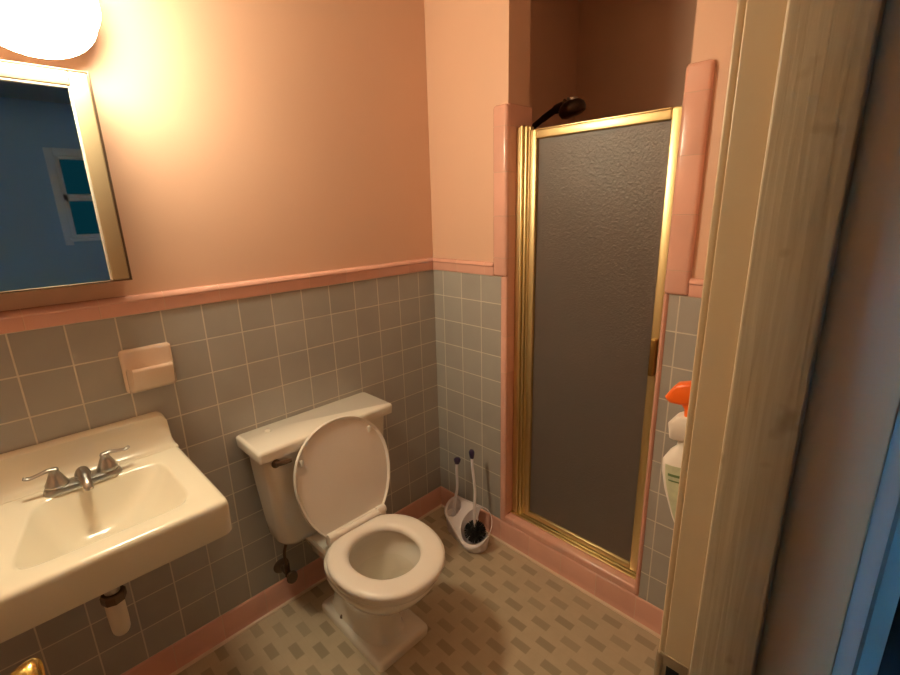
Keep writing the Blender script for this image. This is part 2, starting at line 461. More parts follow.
# door frame of the bathroom doorway
def vstrip(bm, x0, x1, y0, y1, z0=0.0, z1=2.05, bev=0.003):
    box(bm, x0, x1, y0, y1, z0, z1, bev, 3)
b_ = bmesh.new()
vstrip(b_, XJ, XJ+0.018, YH, YC, 0, 2.05, 0.002)
vstrip(b_, XH-0.018, XH, YH, YC, 0, 2.05, 0.002)
box(b_, XH, XJ, YH, YC, 2.032, 2.05)
struct('trim_9', b_, M['jamb_plain'])
b_ = bmesh.new()      # door stops
vstrip(b_, XJ-0.010, XJ, -1.4495, -1.389, 0, 2.032, 0.003)
vstrip(b_, XH, XH+0.0085, -1.4495, -1.389, 0, 2.032, 0.003)
struct('trim_10', b_, M['jamb'])
b_ = bmesh.new()      # bathroom side casing
vstrip(b_, XJ+0.006, XJ+0.07, YC, YC+0.009, 0, 2.1, 0.0025)
vstrip(b_, XH-0.07, XH-0.006, YC, YC+0.006, 0, 2.1, 0.0025)
vstrip(b_, XH-0.006, XJ+0.006, YC, YC+0.006, 2.04, 2.1, 0.0025)
struct('trim_11', b_, M['jamb_plain'])
b_ = bmesh.new()      # bedroom side casing; outer band thickened to shade the jamb from blue light
def casing(s, xin):
    pr = [(0, YH), (0, YH-0.010), (0.002, YH-0.0135), (0.006, YH-0.0145), (0.009, YH-0.0125), (0.014, YH-0.0145), (0.05, YH-0.019), (0.058, YH-0.034), (0.072, YH-0.034), (0.074, YH)]
    prism(b_, [(xin+s*p[0], p[1]) for p in pr], 2, 0, 2.1)
casing(1, XJ+0.005); casing(-1, XH-0.005)
box(b_, XH-0.005, XJ+0.005, YH-0.015, YH, 2.04, 2.1)
struct('trim_12', b_, M['trim_white'])
# strike plate let into the jamb
b_ = bmesh.new()
def plate(bm):
    box(bm, XJ-0.0016, XJ+0.001, -1.386, -1.352, 0.842, 0.898, 0.0006, 2)
    tube(bm, [(XJ-0.001, -1.356, 0.870), (XJ-0.0015, -1.3515, 0.870), (XJ-0.0005, -1.3495, 0.870), (XJ+0.002, -1.3485, 0.870)], 0.0265, 10, squash=(0.06, 1.0))
plate(b_)
M['strike'] = simple('worn_painted_metal', (0.34, 0.26, 0.17), 0.45, 0.3, var=0.25, vscale=60)
sp = finish(b_, 'strike_plate', M['strike'], bpy.data.objects['trim_9'])
b_ = bmesh.new(); box(b_, XJ-0.0021, XJ-0.0012, -1.377, -1.362, 0.857, 0.883, 0); finish(b_, 'latch_hole_dark', M['black'], sp, smooth=False)  # black patch in place of the shade inside the latch hole

# added near-black panelled slab, standing in for the unlit bedroom beyond the casing
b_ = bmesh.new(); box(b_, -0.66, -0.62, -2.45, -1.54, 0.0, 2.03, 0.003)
d2 = struct('dark_slab', b_, M['black'])
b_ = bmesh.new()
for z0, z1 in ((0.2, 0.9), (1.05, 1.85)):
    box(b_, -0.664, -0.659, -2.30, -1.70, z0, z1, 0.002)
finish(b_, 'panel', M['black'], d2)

# the bathroom door, swung open to the left of the camera
ang = math.atan2(0.70, 0.098)
b_ = bmesh.new(); box(b_, 0.0, 0.705, -0.0, 0.035, 0.012, 2.025, 0.002)
d1 = struct('door_1', b_, M['jamb_plain'])
d1.location = (XH-0.004, YC+0.004, 0); d1.rotation_euler = (0, 0, ang)
b_ = bmesh.new()
mt = Matrix.Translation((0.635, 0.0, 0.830)) @ Matrix.Rotation(PI/2, 4, 'X')
lathe(b_, [(0.0, 0.0), (0.032, 0.0), (0.032, 0.004), (0.026, 0.008), (0.014, 0.010), (0.011, 0.020), (0.013, 0.027), (0.021, 0.036), (0.0265, 0.050), (0.027, 0.058), (0.024, 0.063), (0.021, 0.0645), (0.019, 0.062), (0.0, 0.061)], 40, mt)
finish(b_, 'door_knob', M['brass'], d1)
b_ = bmesh.new()
mt = Matrix.Translation((0.635, 0.035, 0.830)) @ Matrix.Rotation(-PI/2, 4, 'X')
lathe(b_, [(0.0, 0.0), (0.032, 0.0), (0.032, 0.004), (0.026, 0.008), (0.014, 0.010), (0.011, 0.020), (0.021, 0.036), (0.0265, 0.050), (0.024, 0.063), (0.0, 0.064)], 32, mt)
finish(b_, 'door_knob', M['brass'], d1)

# ------------------------------------------------------------------ medicine cabinet
def ring_frame(bm, x0, x1, z0, z1, y0, y1, wl, wr, wt, wb, bev=0.003):
    if wl: box(bm, x0, x0+wl, y0, y1, z0, z1, bev)
    if wr: box(bm, x1-wr, x1, y0, y1, z0, z1, bev)
    if wt: box(bm, x0+wl-0.001, x1-wr+0.001, y0, y1, z1-wt, z1, bev)
    if wb: box(bm, x0+wl-0.001, x1-wr+0.001, y0, y1, z0, z0+wb, bev)
MX0, MX1, MZ0, MZ1 = -1.640, -1.130, 1.287, 1.758
mc = empty('medicine_cabinet', (-1.385, 0.006, 1.29), 'mirrored medicine cabinet with a cream frame hung on the peach wall above the sink', 'cabinet')
def kid(o, root):
    o.parent = root
    o.matrix_parent_inverse = Matrix.Translation(-Vector(root.location)) if root.rotation_euler.z == 0 else root.matrix_world.inverted()
    return o
b_ = bmesh.new(); box(b_, MX0+0.004, MX1-0.004, -0.078, 0.0055, MZ0+0.002, MZ1-0.002, 0.002)
kid(finish(b_, 'body', M['darkmetal']), mc)
b_ = bmesh.new(); ring_frame(b_, MX0, MX1, MZ0, MZ1, -0.098, -0.078, 0.005, 0.005, 0.005, 0.004, 0.001)
o = kid(finish(b_, 'edge_strip', M['darkmetal']), mc)
b_ = bmesh.new(); ring_frame(b_, MX0+0.005, MX1-0.005, MZ0+0.004, MZ1-0.005, -0.101, -0.080, 0.036, 0.036, 0.030, 0, 0.004)
fr = kid(finish(b_, 'mirror_frame', M['cream_frame']), mc)
b_ = bmesh.new(); ring_frame(b_, MX0+0.040, MX1-0.040, MZ0+0.004, MZ1-0.034, -0.099, -0.082, 0.005, 0.005, 0.005, 0, 0.002)
o = finish(b_, 'inner_bead', M['trim_white']); o.parent = fr
b_ = bmesh.new(); box(b_, MX0+0.042, MX1-0.042, -0.093, -0.080, MZ0+0.004, MZ1-0.036)
kid(finish(b_, 'mirror', M['mirror'], smooth=False), mc)

# ------------------------------------------------------------------ vanity light
vl = empty('vanity_sconce', (-1.21, 0.006, 1.874), 'glowing white glass globe sconce on the wall above the mirrored cabinet', 'light fixture')
LM0 = Matrix.Translation((-1.21, 0, 1.874)) @ Matrix.Rotation(PI/2, 4, 'X')
b_ = bmesh.new(); lathe(b_, [(0.0, -0.0055), (0.055, -0.0055), (0.055, 0.012), (0.046, 0.020), (0.030, 0.024), (0.030, 0.042), (0.060, 0.048), (0.090, 0.064), (0.098, 0.075), (0.098, 0.078), (0.091, 0.073), (0.060, 0.056), (0.0, 0.054)], 40, LM0 @ Matrix.Scale(1.22, 4, (1, 0, 0)))
kid(finish(b_, 'blocker_pan', M['trim_white']), vl)  # wall mount plus a pan added to hold globe light off the wall
b_ = bmesh.new()
pr = [(0.036, 0.056)] + [(0.090*math.sin(PI*(0.16+0.84*i/20)), 0.136-0.090*math.cos(PI*(0.16+0.84*i/20))) for i in range(21)]
lathe(b_, pr, 40, Matrix.Translation((-1.21, 0, 1.874)) @ Matrix.Scale(1.28, 4, (1, 0, 0)) @ Matrix.Rotation(PI/2, 4, 'X'))
kid(finish(b_, 'glass_shade', M['lamp']), vl)
b_ = bmesh.new()
lathe(b_, [(0.0, 0.0), (0.012, 0.0), (0.012, 0.006), (0.006, 0.010), (0.006, 0.014), (0.008, 0.018), (0.0, 0.022)], 20, Matrix.Translation((-1.14, -0.079, 1.936)))
kid(finish(b_, 'finial', M['chrome']), vl)

# ------------------------------------------------------------------ soap dish
sd = empty('soap_dish', (-1.118, 0.0, 0.965), 'pinkish white ceramic soap dish set in the grey wall tile above the sink', 'soap dish')
b_ = bmesh.new()
b2 = bmesh.new()
# flange with rounded corners
def xz_rrect(cx, cz, y, a, bb, r): return [(p[0], y, p[1]) for p in [(q[0], q[1]) for q in rrect(cx, cz, 0, a, bb, r)]]
loft(b2, [xz_rrect(-1.118, 1.028, 0.0, 0.063, 0.062, 0.010), xz_rrect(-1.118, 1.028, -0.008, 0.063, 0.062, 0.010),
          xz_rrect(-1.118, 1.028, -0.013, 0.060, 0.059, 0.010), xz_rrect(-1.118, 1.028, -0.016, 0.054, 0.053, 0.010)])
merge(b_, b2)
kid(finish(b_, 'flange', M['soap'], angle=50), sd)
b_ = bmesh.new()
pr = [(-0.012, 0.969), (-0.024, 0.970), (-0.040, 0.984), (-0.053, 1.010), (-0.060, 1.034), (-0.0595, 1.041), (-0.055, 1.044), (-0.049, 1.041), (-0.042, 1.028), (-0.030, 1.022), (-0.018, 1.028), (-0.012, 1.046)]
nx = 14
rings = []
for i in range(nx+1):
    s = i/nx*2-1
    k = 1.0 if abs(s) < 0.86 else math.sqrt(max(0.02, 1-((abs(s)-0.86)/0.14)**2*0.75))
    x = -1.118 + 0.057*s
    up = 0.010 if abs(s) > 0.86 else 0
    rings.append([(x, -0.012+(y+0.012)*k, z+(up if 1.018 < z < 1.04 and y > -0.045 else 0)) for y, z in pr])
loft(b_, rings)
kid(finish(b_, 'dish', M['soap'], angle=60), sd)

# ------------------------------------------------------------------ wall hung sink
sk = empty('sink', (-1.32, 0.0, 0.71), 'cream wall hung sink with a raised back and wide sloping basin', 'sink')
SX0, SX1 = -1.545, -1.096
cx, hw = (SX0+SX1)/2, (SX1-SX0)/2
cy, hd = -0.2275, 0.2275
b_ = bmesh.new()
N = 160
def outer(z, d, n=26): return sup(cx, cy, z, hw-d, hd-d, n, N)
bcx, bcy = -1.318, -0.262
def inner(z, a, b0, n, dx=0.0, dy=0.0, sk_=0.0):
    return sup(bcx+dx, bcy+dy, z, a, b0, n, N, skew=lambda x, y: x - (sk_*(y+b0)/(2*b0)*max(0, -x/a) * -1 if x < 0 else 0.0))
rings = [sup(bcx, bcy, 0.655, 0.05, 0.045, 2.4, N), sup(bcx, bcy, 0.66, 0.09, 0.07, 2.6, N), sup(bcx, bcy, 0.705, 0.145, 0.125, 4, N), outer(0.714, 0.022), outer(0.710, 0.012), outer(0.711, 0.004), outer(0.718, 0.0005), outer(0.785, 0.0),
         outer(0.793, 0.002), outer(0.798, 0.006), outer(0.800, 0.013),
         inner(0.8000, 0.166, 0.138, 7, sk_=0.055), inner(0.7985, 0.162, 0.134, 7, sk_=0.055), inner(0.794, 0.1585, 0.1305, 6.5, sk_=0.055),
         inner(0.770, 0.146, 0.120, 5, sk_=0.05), inner(0.735, 0.112, 0.098, 3.8, 0, 0.0, 0.03), inner(0.705, 0.078, 0.074, 3, -0.005, 0.004, 0.01), inner(0.693, 0.045, 0.045, 2.4, -0.008, 0.006), inner(0.689, 0.02, 0.02, 2, -0.01, 0.008)]
loft(b_, rings)
kid(finish(b_, 'basin', M['sink'], angle=38), sk)
# backsplash with concave front that sweeps down at its right end
b_ = bmesh.new()
def splash(hk, dk):
    zt = 0.800 + 0.094*hk
    pts = [(-0.0005, 0.795), (-0.0005, zt)]
    pts += [(-0.012, zt), (-0.020, zt-0.002), (-0.026, zt-0.007)]
    ztop = zt-0.007
    for i in range(1, 9):
        t = i/8
        pts.append((-0.026-0.050*dk*(1-math.cos(t*PI/2))**0.9, ztop-(ztop-0.8005)*math.sin(t*PI/2)))
    pts.append((-0.026-0.050*dk, 0.795))
    return pts
rings = []
for x, hk, dk in ((SX0+0.002, 0.05, 0.97), (SX0+0.006, 0.45, 1), (SX0+0.012, 0.72, 1), (SX0+0.022, 0.9, 1), (SX0+0.030, 1, 1),
                  (SX1-0.034, 1, 1), (SX1-0.026, 0.99, 1), (SX1-0.016, 0.93, 1), (SX1-0.009, 0.8, 1), (SX1-0.006, 0.45, 1), (SX1-0.002, 0.05, 0.97)):
    rings.append([(x, y, z) for y, z in splash(hk, dk)])
loft(b_, rings)
kid(finish(b_, 'backsplash', M['sink'], angle=45), sk)
b_ = bmesh.new(); lathe(b_, [(0.0, 0.0), (0.019, 0.0), (0.021, 0.002), (0.019, 0.004), (0.013, 0.0035), (0.012, 0.001), (0.0, 0.001)], 28, Matrix.Translation((bcx-0.01, bcy+0.008, 0.6885)))
kid(finish(b_, 'drain', M['chrome']), sk)

# faucet
FX, FY = -1.322, -0.106
fc = empty('faucet', (FX, FY, 0.8), 'brushed chrome two handle faucet on the back ledge of the sink', 'faucet')
b_ = bmesh.new()
loft(b_, [rrect(FX, FY, 0.8006, 0.080, 0.026, 0.0255), rrect(FX, FY, 0.806, 0.080, 0.026, 0.0255), rrect(FX, FY, 0.814, 0.076, 0.022, 0.0215), rrect(FX, FY, 0.817, 0.068, 0.015, 0.0145)])
kid(finish(b_, 'base_plate', M['chrome']), fc)
for s in (-1, 1):
    b_ = bmesh.new()
    lathe(b_, [(0.0235, 0.0), (0.0235, 0.006), (0.019, 0.014), (0.0135, 0.027), (0.0095, 0.036), (0.0105, 0.040), (0.009, 0.044), (0.0, 0.045)], 28, Matrix.Translation((FX+s*0.051, FY, 0.8165)))
    hb = kid(finish(b_, 'handle_body', M['chrome']), fc)
    b_ = bmesh.new()
    tube(b_, spline([(FX+s*0.046, FY-0.003, 0.859), (FX+s*0.062, FY-0.002, 0.8605), (FX+s*0.080, FY+0.000, 0.856), (FX+s*0.096, FY+0.002, 0.853), (FX+s*0.107, FY+0.003, 0.857)], 6),
         [0.0065]*6+[0.0068]*6+[0.0062]*6+[0.0062]*6+[0.0045], 14, squash=(1.1, 0.6))
    o = finish(b_, 'lever', M['chrome']); o.parent = hb 
b_ = bmesh.new()
tube(b_, spline([(FX, FY+0.002, 0.812), (FX, FY-0.004, 0.829), (FX, FY-0.022, 0.836), (FX, FY-0.052, 0.832), (FX, FY-0.074, 0.822), (FX, FY-0.078, 0.813)], 6),
     [0.0165]*6+[0.0145]*6+[0.012]*6+[0.0105]*6+[0.0095]*6+[0.0085], 18)
kid(finish(b_, 'spout', M['chrome']), fc)

# drain pipe under the sink
DX, DY = bcx-0.014, bcy+0.03
dp = empty('drain_pipe', (DX, DY, 0.40), 'chrome tailpiece and white plastic trap pipe under the sink', 'pipe')
b_ = bmesh.new(); tube(b_, [(DX, DY, 0.654), (DX, DY, 0.52)], 0.0165, 20); kid(finish(b_, 'tailpiece', M['chrome']), dp)
b_ = bmesh.new(); lathe(b_, [(0.018, 0.0), (0.026, 0.0), (0.027, 0.004), (0.027, 0.020), (0.024, 0.024), (0.018, 0.025)], 8, Matrix.Translation((DX, DY, 0.530)))
kid(finish(b_, 'slip_nut', M['darkmetal'], angle=20), dp)
b_ = bmesh.new(); tube(b_, [(DX+0.03, DY, 0.572), (DX-0.03, DY-0.004, 0.569)], 0.006, 10); kid(finish(b_, 'pop_up_lever', M['darkmetal']), dp)
b_ = bmesh.new()
tube(b_, [(DX, DY, 0.534), (DX, DY, 0.530), (DX, DY, 0.50), (DX, DY, 0.485), (DX, DY, 0.468)] + [(DX, DY+0.05-0.05*math.cos(t), 0.468-0.05*math.sin(t)) for t in [PI*i/10 for i in range(1, 10)]] + [(DX, DY+0.1, 0.468), (DX, DY+0.1, 0.480)], 0.0195, 20)
tube(b_, spline([(DX, DY+0.1, 0.475), (DX, DY+0.104, 0.492), (DX, DY+0.125, 0.502), (DX, DY+0.16, 0.502), (DX, -0.0005, 0.502)], 5), 0.0185, 18)
kid(finish(b_, 'trap', M['pvc']), dp)

# ------------------------------------------------------------------ toilet
TX = -0.664
tl = empty('toilet', (TX, -0.30, 0.0), 'white two piece toilet with its lid raised against the tank', 'toilet')
b_ = bmesh.new()
n = 64
# foot slab
rr = lambda z, a, d, r=0.018: rrect(TX+0.012, -0.315, z, 0.108-d, 0.187-d, r)
loft(b_, [rr(0.0, 0, 0.001), rr(0.022, 0, 0.0), rr(0.030, 0, 0.003), rr(0.034, 0, 0.010)])
kid(finish(b_, 'foot', M['porc'], angle=50), tl)
b_ = bmesh.new()
def egg(z, yc, a, bf, bb, e=2.2): return sup(TX-0.008*min(1, max(0, (z-0.1)/0.15)), yc+0.006, z, a, bf, e, n, bb)
bowl = [egg(0.030, -0.30, 0.082, 0.165, 0.16, 3.2), egg(0.045, -0.30, 0.076, 0.158, 0.155, 3.0), egg(0.10, -0.305, 0.072, 0.150, 0.150, 2.8), egg(0.16, -0.315, 0.078, 0.155, 0.155, 2.6),
        egg(0.20, -0.335, 0.098, 0.170, 0.160, 2.4), egg(0.25, -0.370, 0.130, 0.197, 0.165, 2.3), egg(0.30, -0.396, 0.155, 0.218, 0.165, 2.25), egg(0.335, -0.410, 0.166, 0.226, 0.155, 2.2),
        egg(0.342, -0.410, 0.164, 0.224, 0.155, 2.2), egg(0.347, -0.411, 0.169, 0.228, 0.155, 2.2), egg(0.366, -0.412, 0.170, 0.228, 0.155, 2.2), egg(0.372, -0.412, 0.165, 0.223, 0.150, 2.2),
        egg(0.372, -0.447, 0.128, 0.148, 0.120, 2.1), egg(0.366, -0.447, 0.123, 0.143, 0.115, 2.1), egg(0.345, -0.447, 0.126, 0.146, 0.118, 2.1), egg(0.30, -0.442, 0.113, 0.132, 0.110, 2.1), egg(0.25, -0.432, 0.086, 0.102, 0.090, 2.1),
        egg(0.215, -0.422, 0.050, 0.062, 0.055, 2), egg(0.19, -0.417, 0.03, 0.04, 0.035, 2)]
loft(b_, bowl)
# shelf under the tank
loft(b_, [rrect(TX, -0.165, 0.24, 0.085, 0.10, 0.03), rrect(TX, -0.165, 0.30, 0.105, 0.135, 0.03), rrect(TX, -0.165, 0.325, 0.115, 0.145, 0.03), rrect(TX, -0.165, 0.341, 0.112, 0.142, 0.03)])
kid(finish(b_, 'bowl', M['porc'], angle=55), tl)
b_ = bmesh.new(); v = [b_.verts.new(p) for p in egg(0.282, -0.437, 0.1035, 0.1205, 0.104, 2.1)]; b_.faces.new(v)
kid(finish(b_, 'water', M['water']), tl)
# tank
b_ = bmesh.new()
def tk(z, a, y0, y1, r): return rrect(TX, (y0+y1)/2, z, a, (y1-y0)/2, r)
loft(b_, [tk(0.3665, 0.19, -0.145, -0.03, 0.05), tk(0.340, 0.19, -0.145, -0.03, 0.05), tk(0.344, 0.200, -0.152, -0.022, 0.05), tk(0.365, 0.212, -0.160, -0.018, 0.045), tk(0.42, 0.217, -0.164, -0.015, 0.04), tk(0.55, 0.227, -0.170, -0.013, 0.032), tk(0.702, 0.236, -0.174, -0.012, 0.026)][1:])
kid(finish(b_, 'tank', M['porc'], angle=50), tl)
b_ = bmesh.new()
loft(b_, [tk(0.698, 0.250, -0.180, -0.006, 0.009), tk(0.701, 0.2555, -0.1855, -0.003, 0.009), tk(0.728, 0.2575, -0.1875, -0.002, 0.009), tk(0.735, 0.2555, -0.1855, -0.004, 0.009), tk(0.7385, 0.250, -0.180, -0.008, 0.009)])
lidt = kid(finish(b_, 'tank_lid', M['porc'], angle=50), tl)
b_ = bmesh.new(); lathe(b_, [(0.010, 0.0), (0.010, 0.005), (0.007, 0.008), (0.0, 0.009)], 20, Matrix.Translation((-0.834, -0.058, 0.738)))
o = finish(b_, 'button', M['porc']); o.parent = lidt
# flush lever
b_ = bmesh.new()
lathe(b_, [(0.0, 0.0), (0.014, 0.0), (0.014, 0.004), (0.009, 0.008), (0.0, 0.010)], 20, Matrix.Translation((-0.868, -0.1735, 0.680)) @ Matrix.Rotation(PI/2, 4, 'X'))
tube(b_, [(-0.872, -0.184, 0.682), (-0.855, -0.187, 0.682), (-0.84, -0.187, 0.680), (-0.822, -0.186, 0.677)], [0.007, 0.008, 0.008, 0.006], 12, squash=(0.7, 1.1))
o = kid(finish(b_, 'flush_lever', M['darkmetal']), tl)
tag(o, label='dark tarnished flush lever')
# seat ring
SY = -0.443
def seat_o(z, d): return sup(TX-0.008, SY, z, 0.177-d, 0.208-d, 2.15, n, 0.172-d)
def seat_i(z, d): return sup(TX-0.010, SY-0.003, z, 0.108+d, 0.124+d, 2.1, n, 0.112+d)
b_ = bmesh.new()
rings = [seat_i(0.3765, 0), seat_o(0.3765, 0.004), seat_o(0.380, 0.0), seat_o(0.390, 0.0), seat_o(0.396, 0.004), seat_o(0.399, 0.012), seat_o(0.400, 0.026),
         seat_i(0.399, 0.020), seat_i(0.3965, 0.010), seat_i(0.391, 0.003), seat_i(0.384, 0.0), seat_i(0.3765, 0)]
loft(b_, rings, False, False)
bmesh.ops.remove_doubles(b_, verts=b_.verts, dist=1e-5)
kid(finish(b_, 'seat', M['plastic'], angle=60), tl)
# raised lid, leaning back on the tank
HY, HZ = -0.276, 0.402
ld_ang = math.atan2(0.340, 0.074)
def lidring(off, d, N2=96):
    W, C, TOPB, BOTB = 0.181-d, 0.188, 0.186-d, 0.235
    L0 = 0.004+d
    out = []
    for i in range(N2//2+1):                      # rounded top, right to left
        t = PI*i/(N2//2)
        c, q = math.cos(t), math.sin(t)
        out.append((TX+0.001+W*math.copysign(abs(c)**(2/2.1), c), C+TOPB*q**(2/2.1), off))
    m = N2//4
    for i in range(1, m+1):                       # left flank down to the hinge
        L = C-(C-L0)*i/m
        out.append((TX+0.001-W*math.sqrt(1-((C-L)/BOTB)**2), L, off))
    for i in range(m, 0, -1):
        L = C-(C-L0)*i/m
        out.append((TX+0.001+W*math.sqrt(1-((C-L)/BOTB)**2), L, off))
    return out
b2 = bmesh.new()
loft(b2, [lidring(0.0, 0.028), lidring(0.0005, 0.010), lidring(-0.006, 0.006), lidring(-0.007, 0.001), lidring(-0.003, 0.0), lidring(0.006, 0.0), lidring(0.012, 0.004), lidring(0.0155, 0.014), lidring(0.017, 0.035)])
ca, sa = math.cos(ld_ang), math.sin(ld_ang)
# local (x, L, off) -> world: along = (y=+ca, z=+sa); off towards the tank = (y=+sa, z=-ca)
LM = Matrix(((1, 0, 0, 0), (0, ca, sa, HY), (0, sa, -ca, HZ), (0, 0, 0, 1)))
b_ = bmesh.new(); merge(b_, b2, LM)
lid = kid(finish(b_, 'lid', M['plastic'], angle=50), tl)
for sx, L in ((-0.148, 0.275), (0.120, 0.295)):
    b2 = bmesh.new(); box(b2, TX+0.006+sx-0.006, TX+0.006+sx+0.006, L-0.011, L+0.011, -0.007, 0.002, 0.0028)
    b_ = bmesh.new(); merge(b_, b2, LM)
    o = finish(b_, 'bumper', M['trim_white']); o.parent = lid
b_ = bmesh.new(); tube(b_, [(TX-0.088, HY-0.012, 0.405), (TX+0.090, HY-0.012, 0.405)], 0.0105, 18)
kid(finish(b_, 'hinge_bar', M['plastic']), tl)
for s in (-0.098, 0.100):
    b_ = bmesh.new()
    box(b_, TX+s-0.015, TX+s+0.015, HY-0.024, HY+0.012, 0.3725, 0.402, 0.006)
    tube(b_, [(TX+s-0.016, HY-0.010, 0.407), (TX+s+0.016, HY-0.010, 0.407)], 0.0145, 18)
    kid(finish(b_, 'hinge_post', M['plastic']), tl)
b_ = bmesh.new(); lathe(b_, [(0.008, 0.0), (0.008, 0.003), (0.0045, 0.004), (0.0045, 0.009), (0.0, 0.010)], 14, Matrix.Translation((-0.740, -0.250, 0.0345)))
kid(finish(b_, 'floor_bolt', M['darkmetal']), tl)
b_ = bmesh.new(); lathe(b_, [(0.008, 0.0), (0.008, 0.003), (0.0045, 0.004), (0.0045, 0.009), (0.0, 0.010)], 14, Matrix.Translation((-0.574, -0.250, 0.0345)))
kid(finish(b_, 'floor_bolt', M['darkmetal']), tl)

# supply valve
vx, vz = -0.832, 0.165
sv = empty('supply_valve', (vx, -0.005, vz), 'dark shut off valve on the wall below the left side of the toilet tank', 'valve')
b_ = bmesh.new(); lathe(b_, [(0.0, 0.0), (0.030, 0.0), (0.029, 0.003), (0.020, 0.008), (0.010, 0.010), (0.010, 0.03), (0.0, 0.03)], 28, Matrix.Translation((vx, -0.0, vz)) @ Matrix.Rotation(PI/2, 4, 'X'))
kid(finish(b_, 'wall_flange', M['darkmetal']), sv)
b_ = bmesh.new()
tube(b_, [(vx, -0.026, vz), (vx, -0.060, vz)], 0.0115, 16); tube(b_, [(vx, -0.05, vz-0.014), (vx, -0.05, vz+0.035)], 0.0105, 16)
kid(finish(b_, 'valve_body', M['darkmetal']), sv)
b_ = bmesh.new()
tube(b_, [(vx, -0.058, vz), (vx+0.003, -0.076, vz-0.004)], 0.005, 10)
lathe(b_, [(0.0, 0.0), (0.019, 0.0), (0.021, 0.004), (0.019, 0.009), (0.0, 0.010)], 22, Matrix.Translation((vx+0.003, -0.076, vz-0.004)) @ Matrix.Rotation(PI/2, 4, 'X') @ Matrix.Scale(1.25, 4, (0, 1, 0)))
kid(finish(b_, 'valve_handle', M['darkmetal']), sv)
b_ = bmesh.new(); tube(b_, spline([(vx, -0.05, vz+0.03), (vx-0.002, -0.052, vz+0.09), (vx+0.012, -0.07, vz+0.15), (vx+0.022, -0.09, 0.331)], 8), 0.0055, 12)
kid(finish(b_, 'supply_hose', M['darkmetal']), sv)

# ------------------------------------------------------------------ toilet brush caddy with two tools
A = Vector((-0.106, -0.326)); B = Vector((-0.096, -0.184))
bc = empty('brush_caddy', (A.x, A.y, 0.0), 'pale plastic two cup brush caddy on the floor in the corner beside the shower', 'brush holder')
def tear(rA, rB, z, N2=72):
    """outline hull of two circles, sampled by direction from a centre"""
    d = (B-A); L = d.length; e = d/L; nrm = Vector((-e.y, e.x))
    al = math.acos(max(-1, min(1, (rA-rB)/L)))
    pts = []
    kA = N2*5//8; kB = N2-kA
    a0 = math.atan2(e.y, e.x)
    for i in range(kA):
        t = a0 + al + (2*PI-2*al)*i/(kA-1); pts.append((A.x+rA*math.cos(t), A.y+rA*math.sin(t)))
    for i in range(kB):
        t = a0 - al + 2*al*i/(kB-1); pts.append((B.x+rB*math.cos(t), B.y+rB*math.sin(t)))
    return [(p[0], p[1], z(p[0], p[1]) if callable(z) else z) for p in pts]
def zt(x, y): return 0.108 + (x+0.10)*0.78 + (y+0.25)*0.12
b_ = bmesh.new()
ms = tear
loft(b_, [tear(0.052, 0.030, 0.0), tear(0.053, 0.031, 0.004), tear(0.060, 0.034, lambda x, y: 0.45*zt(x, y)), tear(0.069, 0.040, lambda x, y: zt(x, y)-0.006), tear(0.073, 0.043, lambda x, y: zt(x, y)-0.003),
          tear(0.073, 0.043, lambda x, y: zt(x, y)), tear(0.071, 0.040, lambda x, y: zt(x, y)+0.002), tear(0.069, 0.036, lambda x, y: zt(x, y)-0.001)])
# cut the two cups by boolean
cad = finish(b_, 'body', M['lilac'], None, angle=50)
def cutter(c, r0, r1, z0):
    bm = bmesh.new()
    rings = []
    for z, r in ((z0, r0*0.8), (z0+0.008, r0), (0.09, r1), (0.2, r1*1.06)):
        rings.append([(c.x+r*math.cos(2*PI*i/40), c.y+r*math.sin(2*PI*i/40), z) for i in range(40)])
    loft(bm, rings)
    return finish(bm, 'cut', None)
for c, r0, r1, z0 in ((A, 0.051, 0.0695, 0.008), (B, 0.024, 0.033, 0.075)):
    cu = cutter(c, r0, r1, z0)
    md = cad.modifiers.new('b', 'BOOLEAN'); md.operation = 'DIFFERENCE'; md.solver = 'EXACT'; md.object = cu
    dg = bpy.context.evaluated_depsgraph_get()
    me = bpy.data.meshes.new_from_object(cad.evaluated_get(dg))
    cad.modifiers.clear(); cad.data = me
    bpy.data.objects.remove(cu)
for p in cad.data.polygons: p.use_smooth = True
cad.data.set_sharp_from_angle(angle=math.radians(45))
if not cad.data.materials: cad.data.materials.append(M['lilac'])
kid(cad, bc)

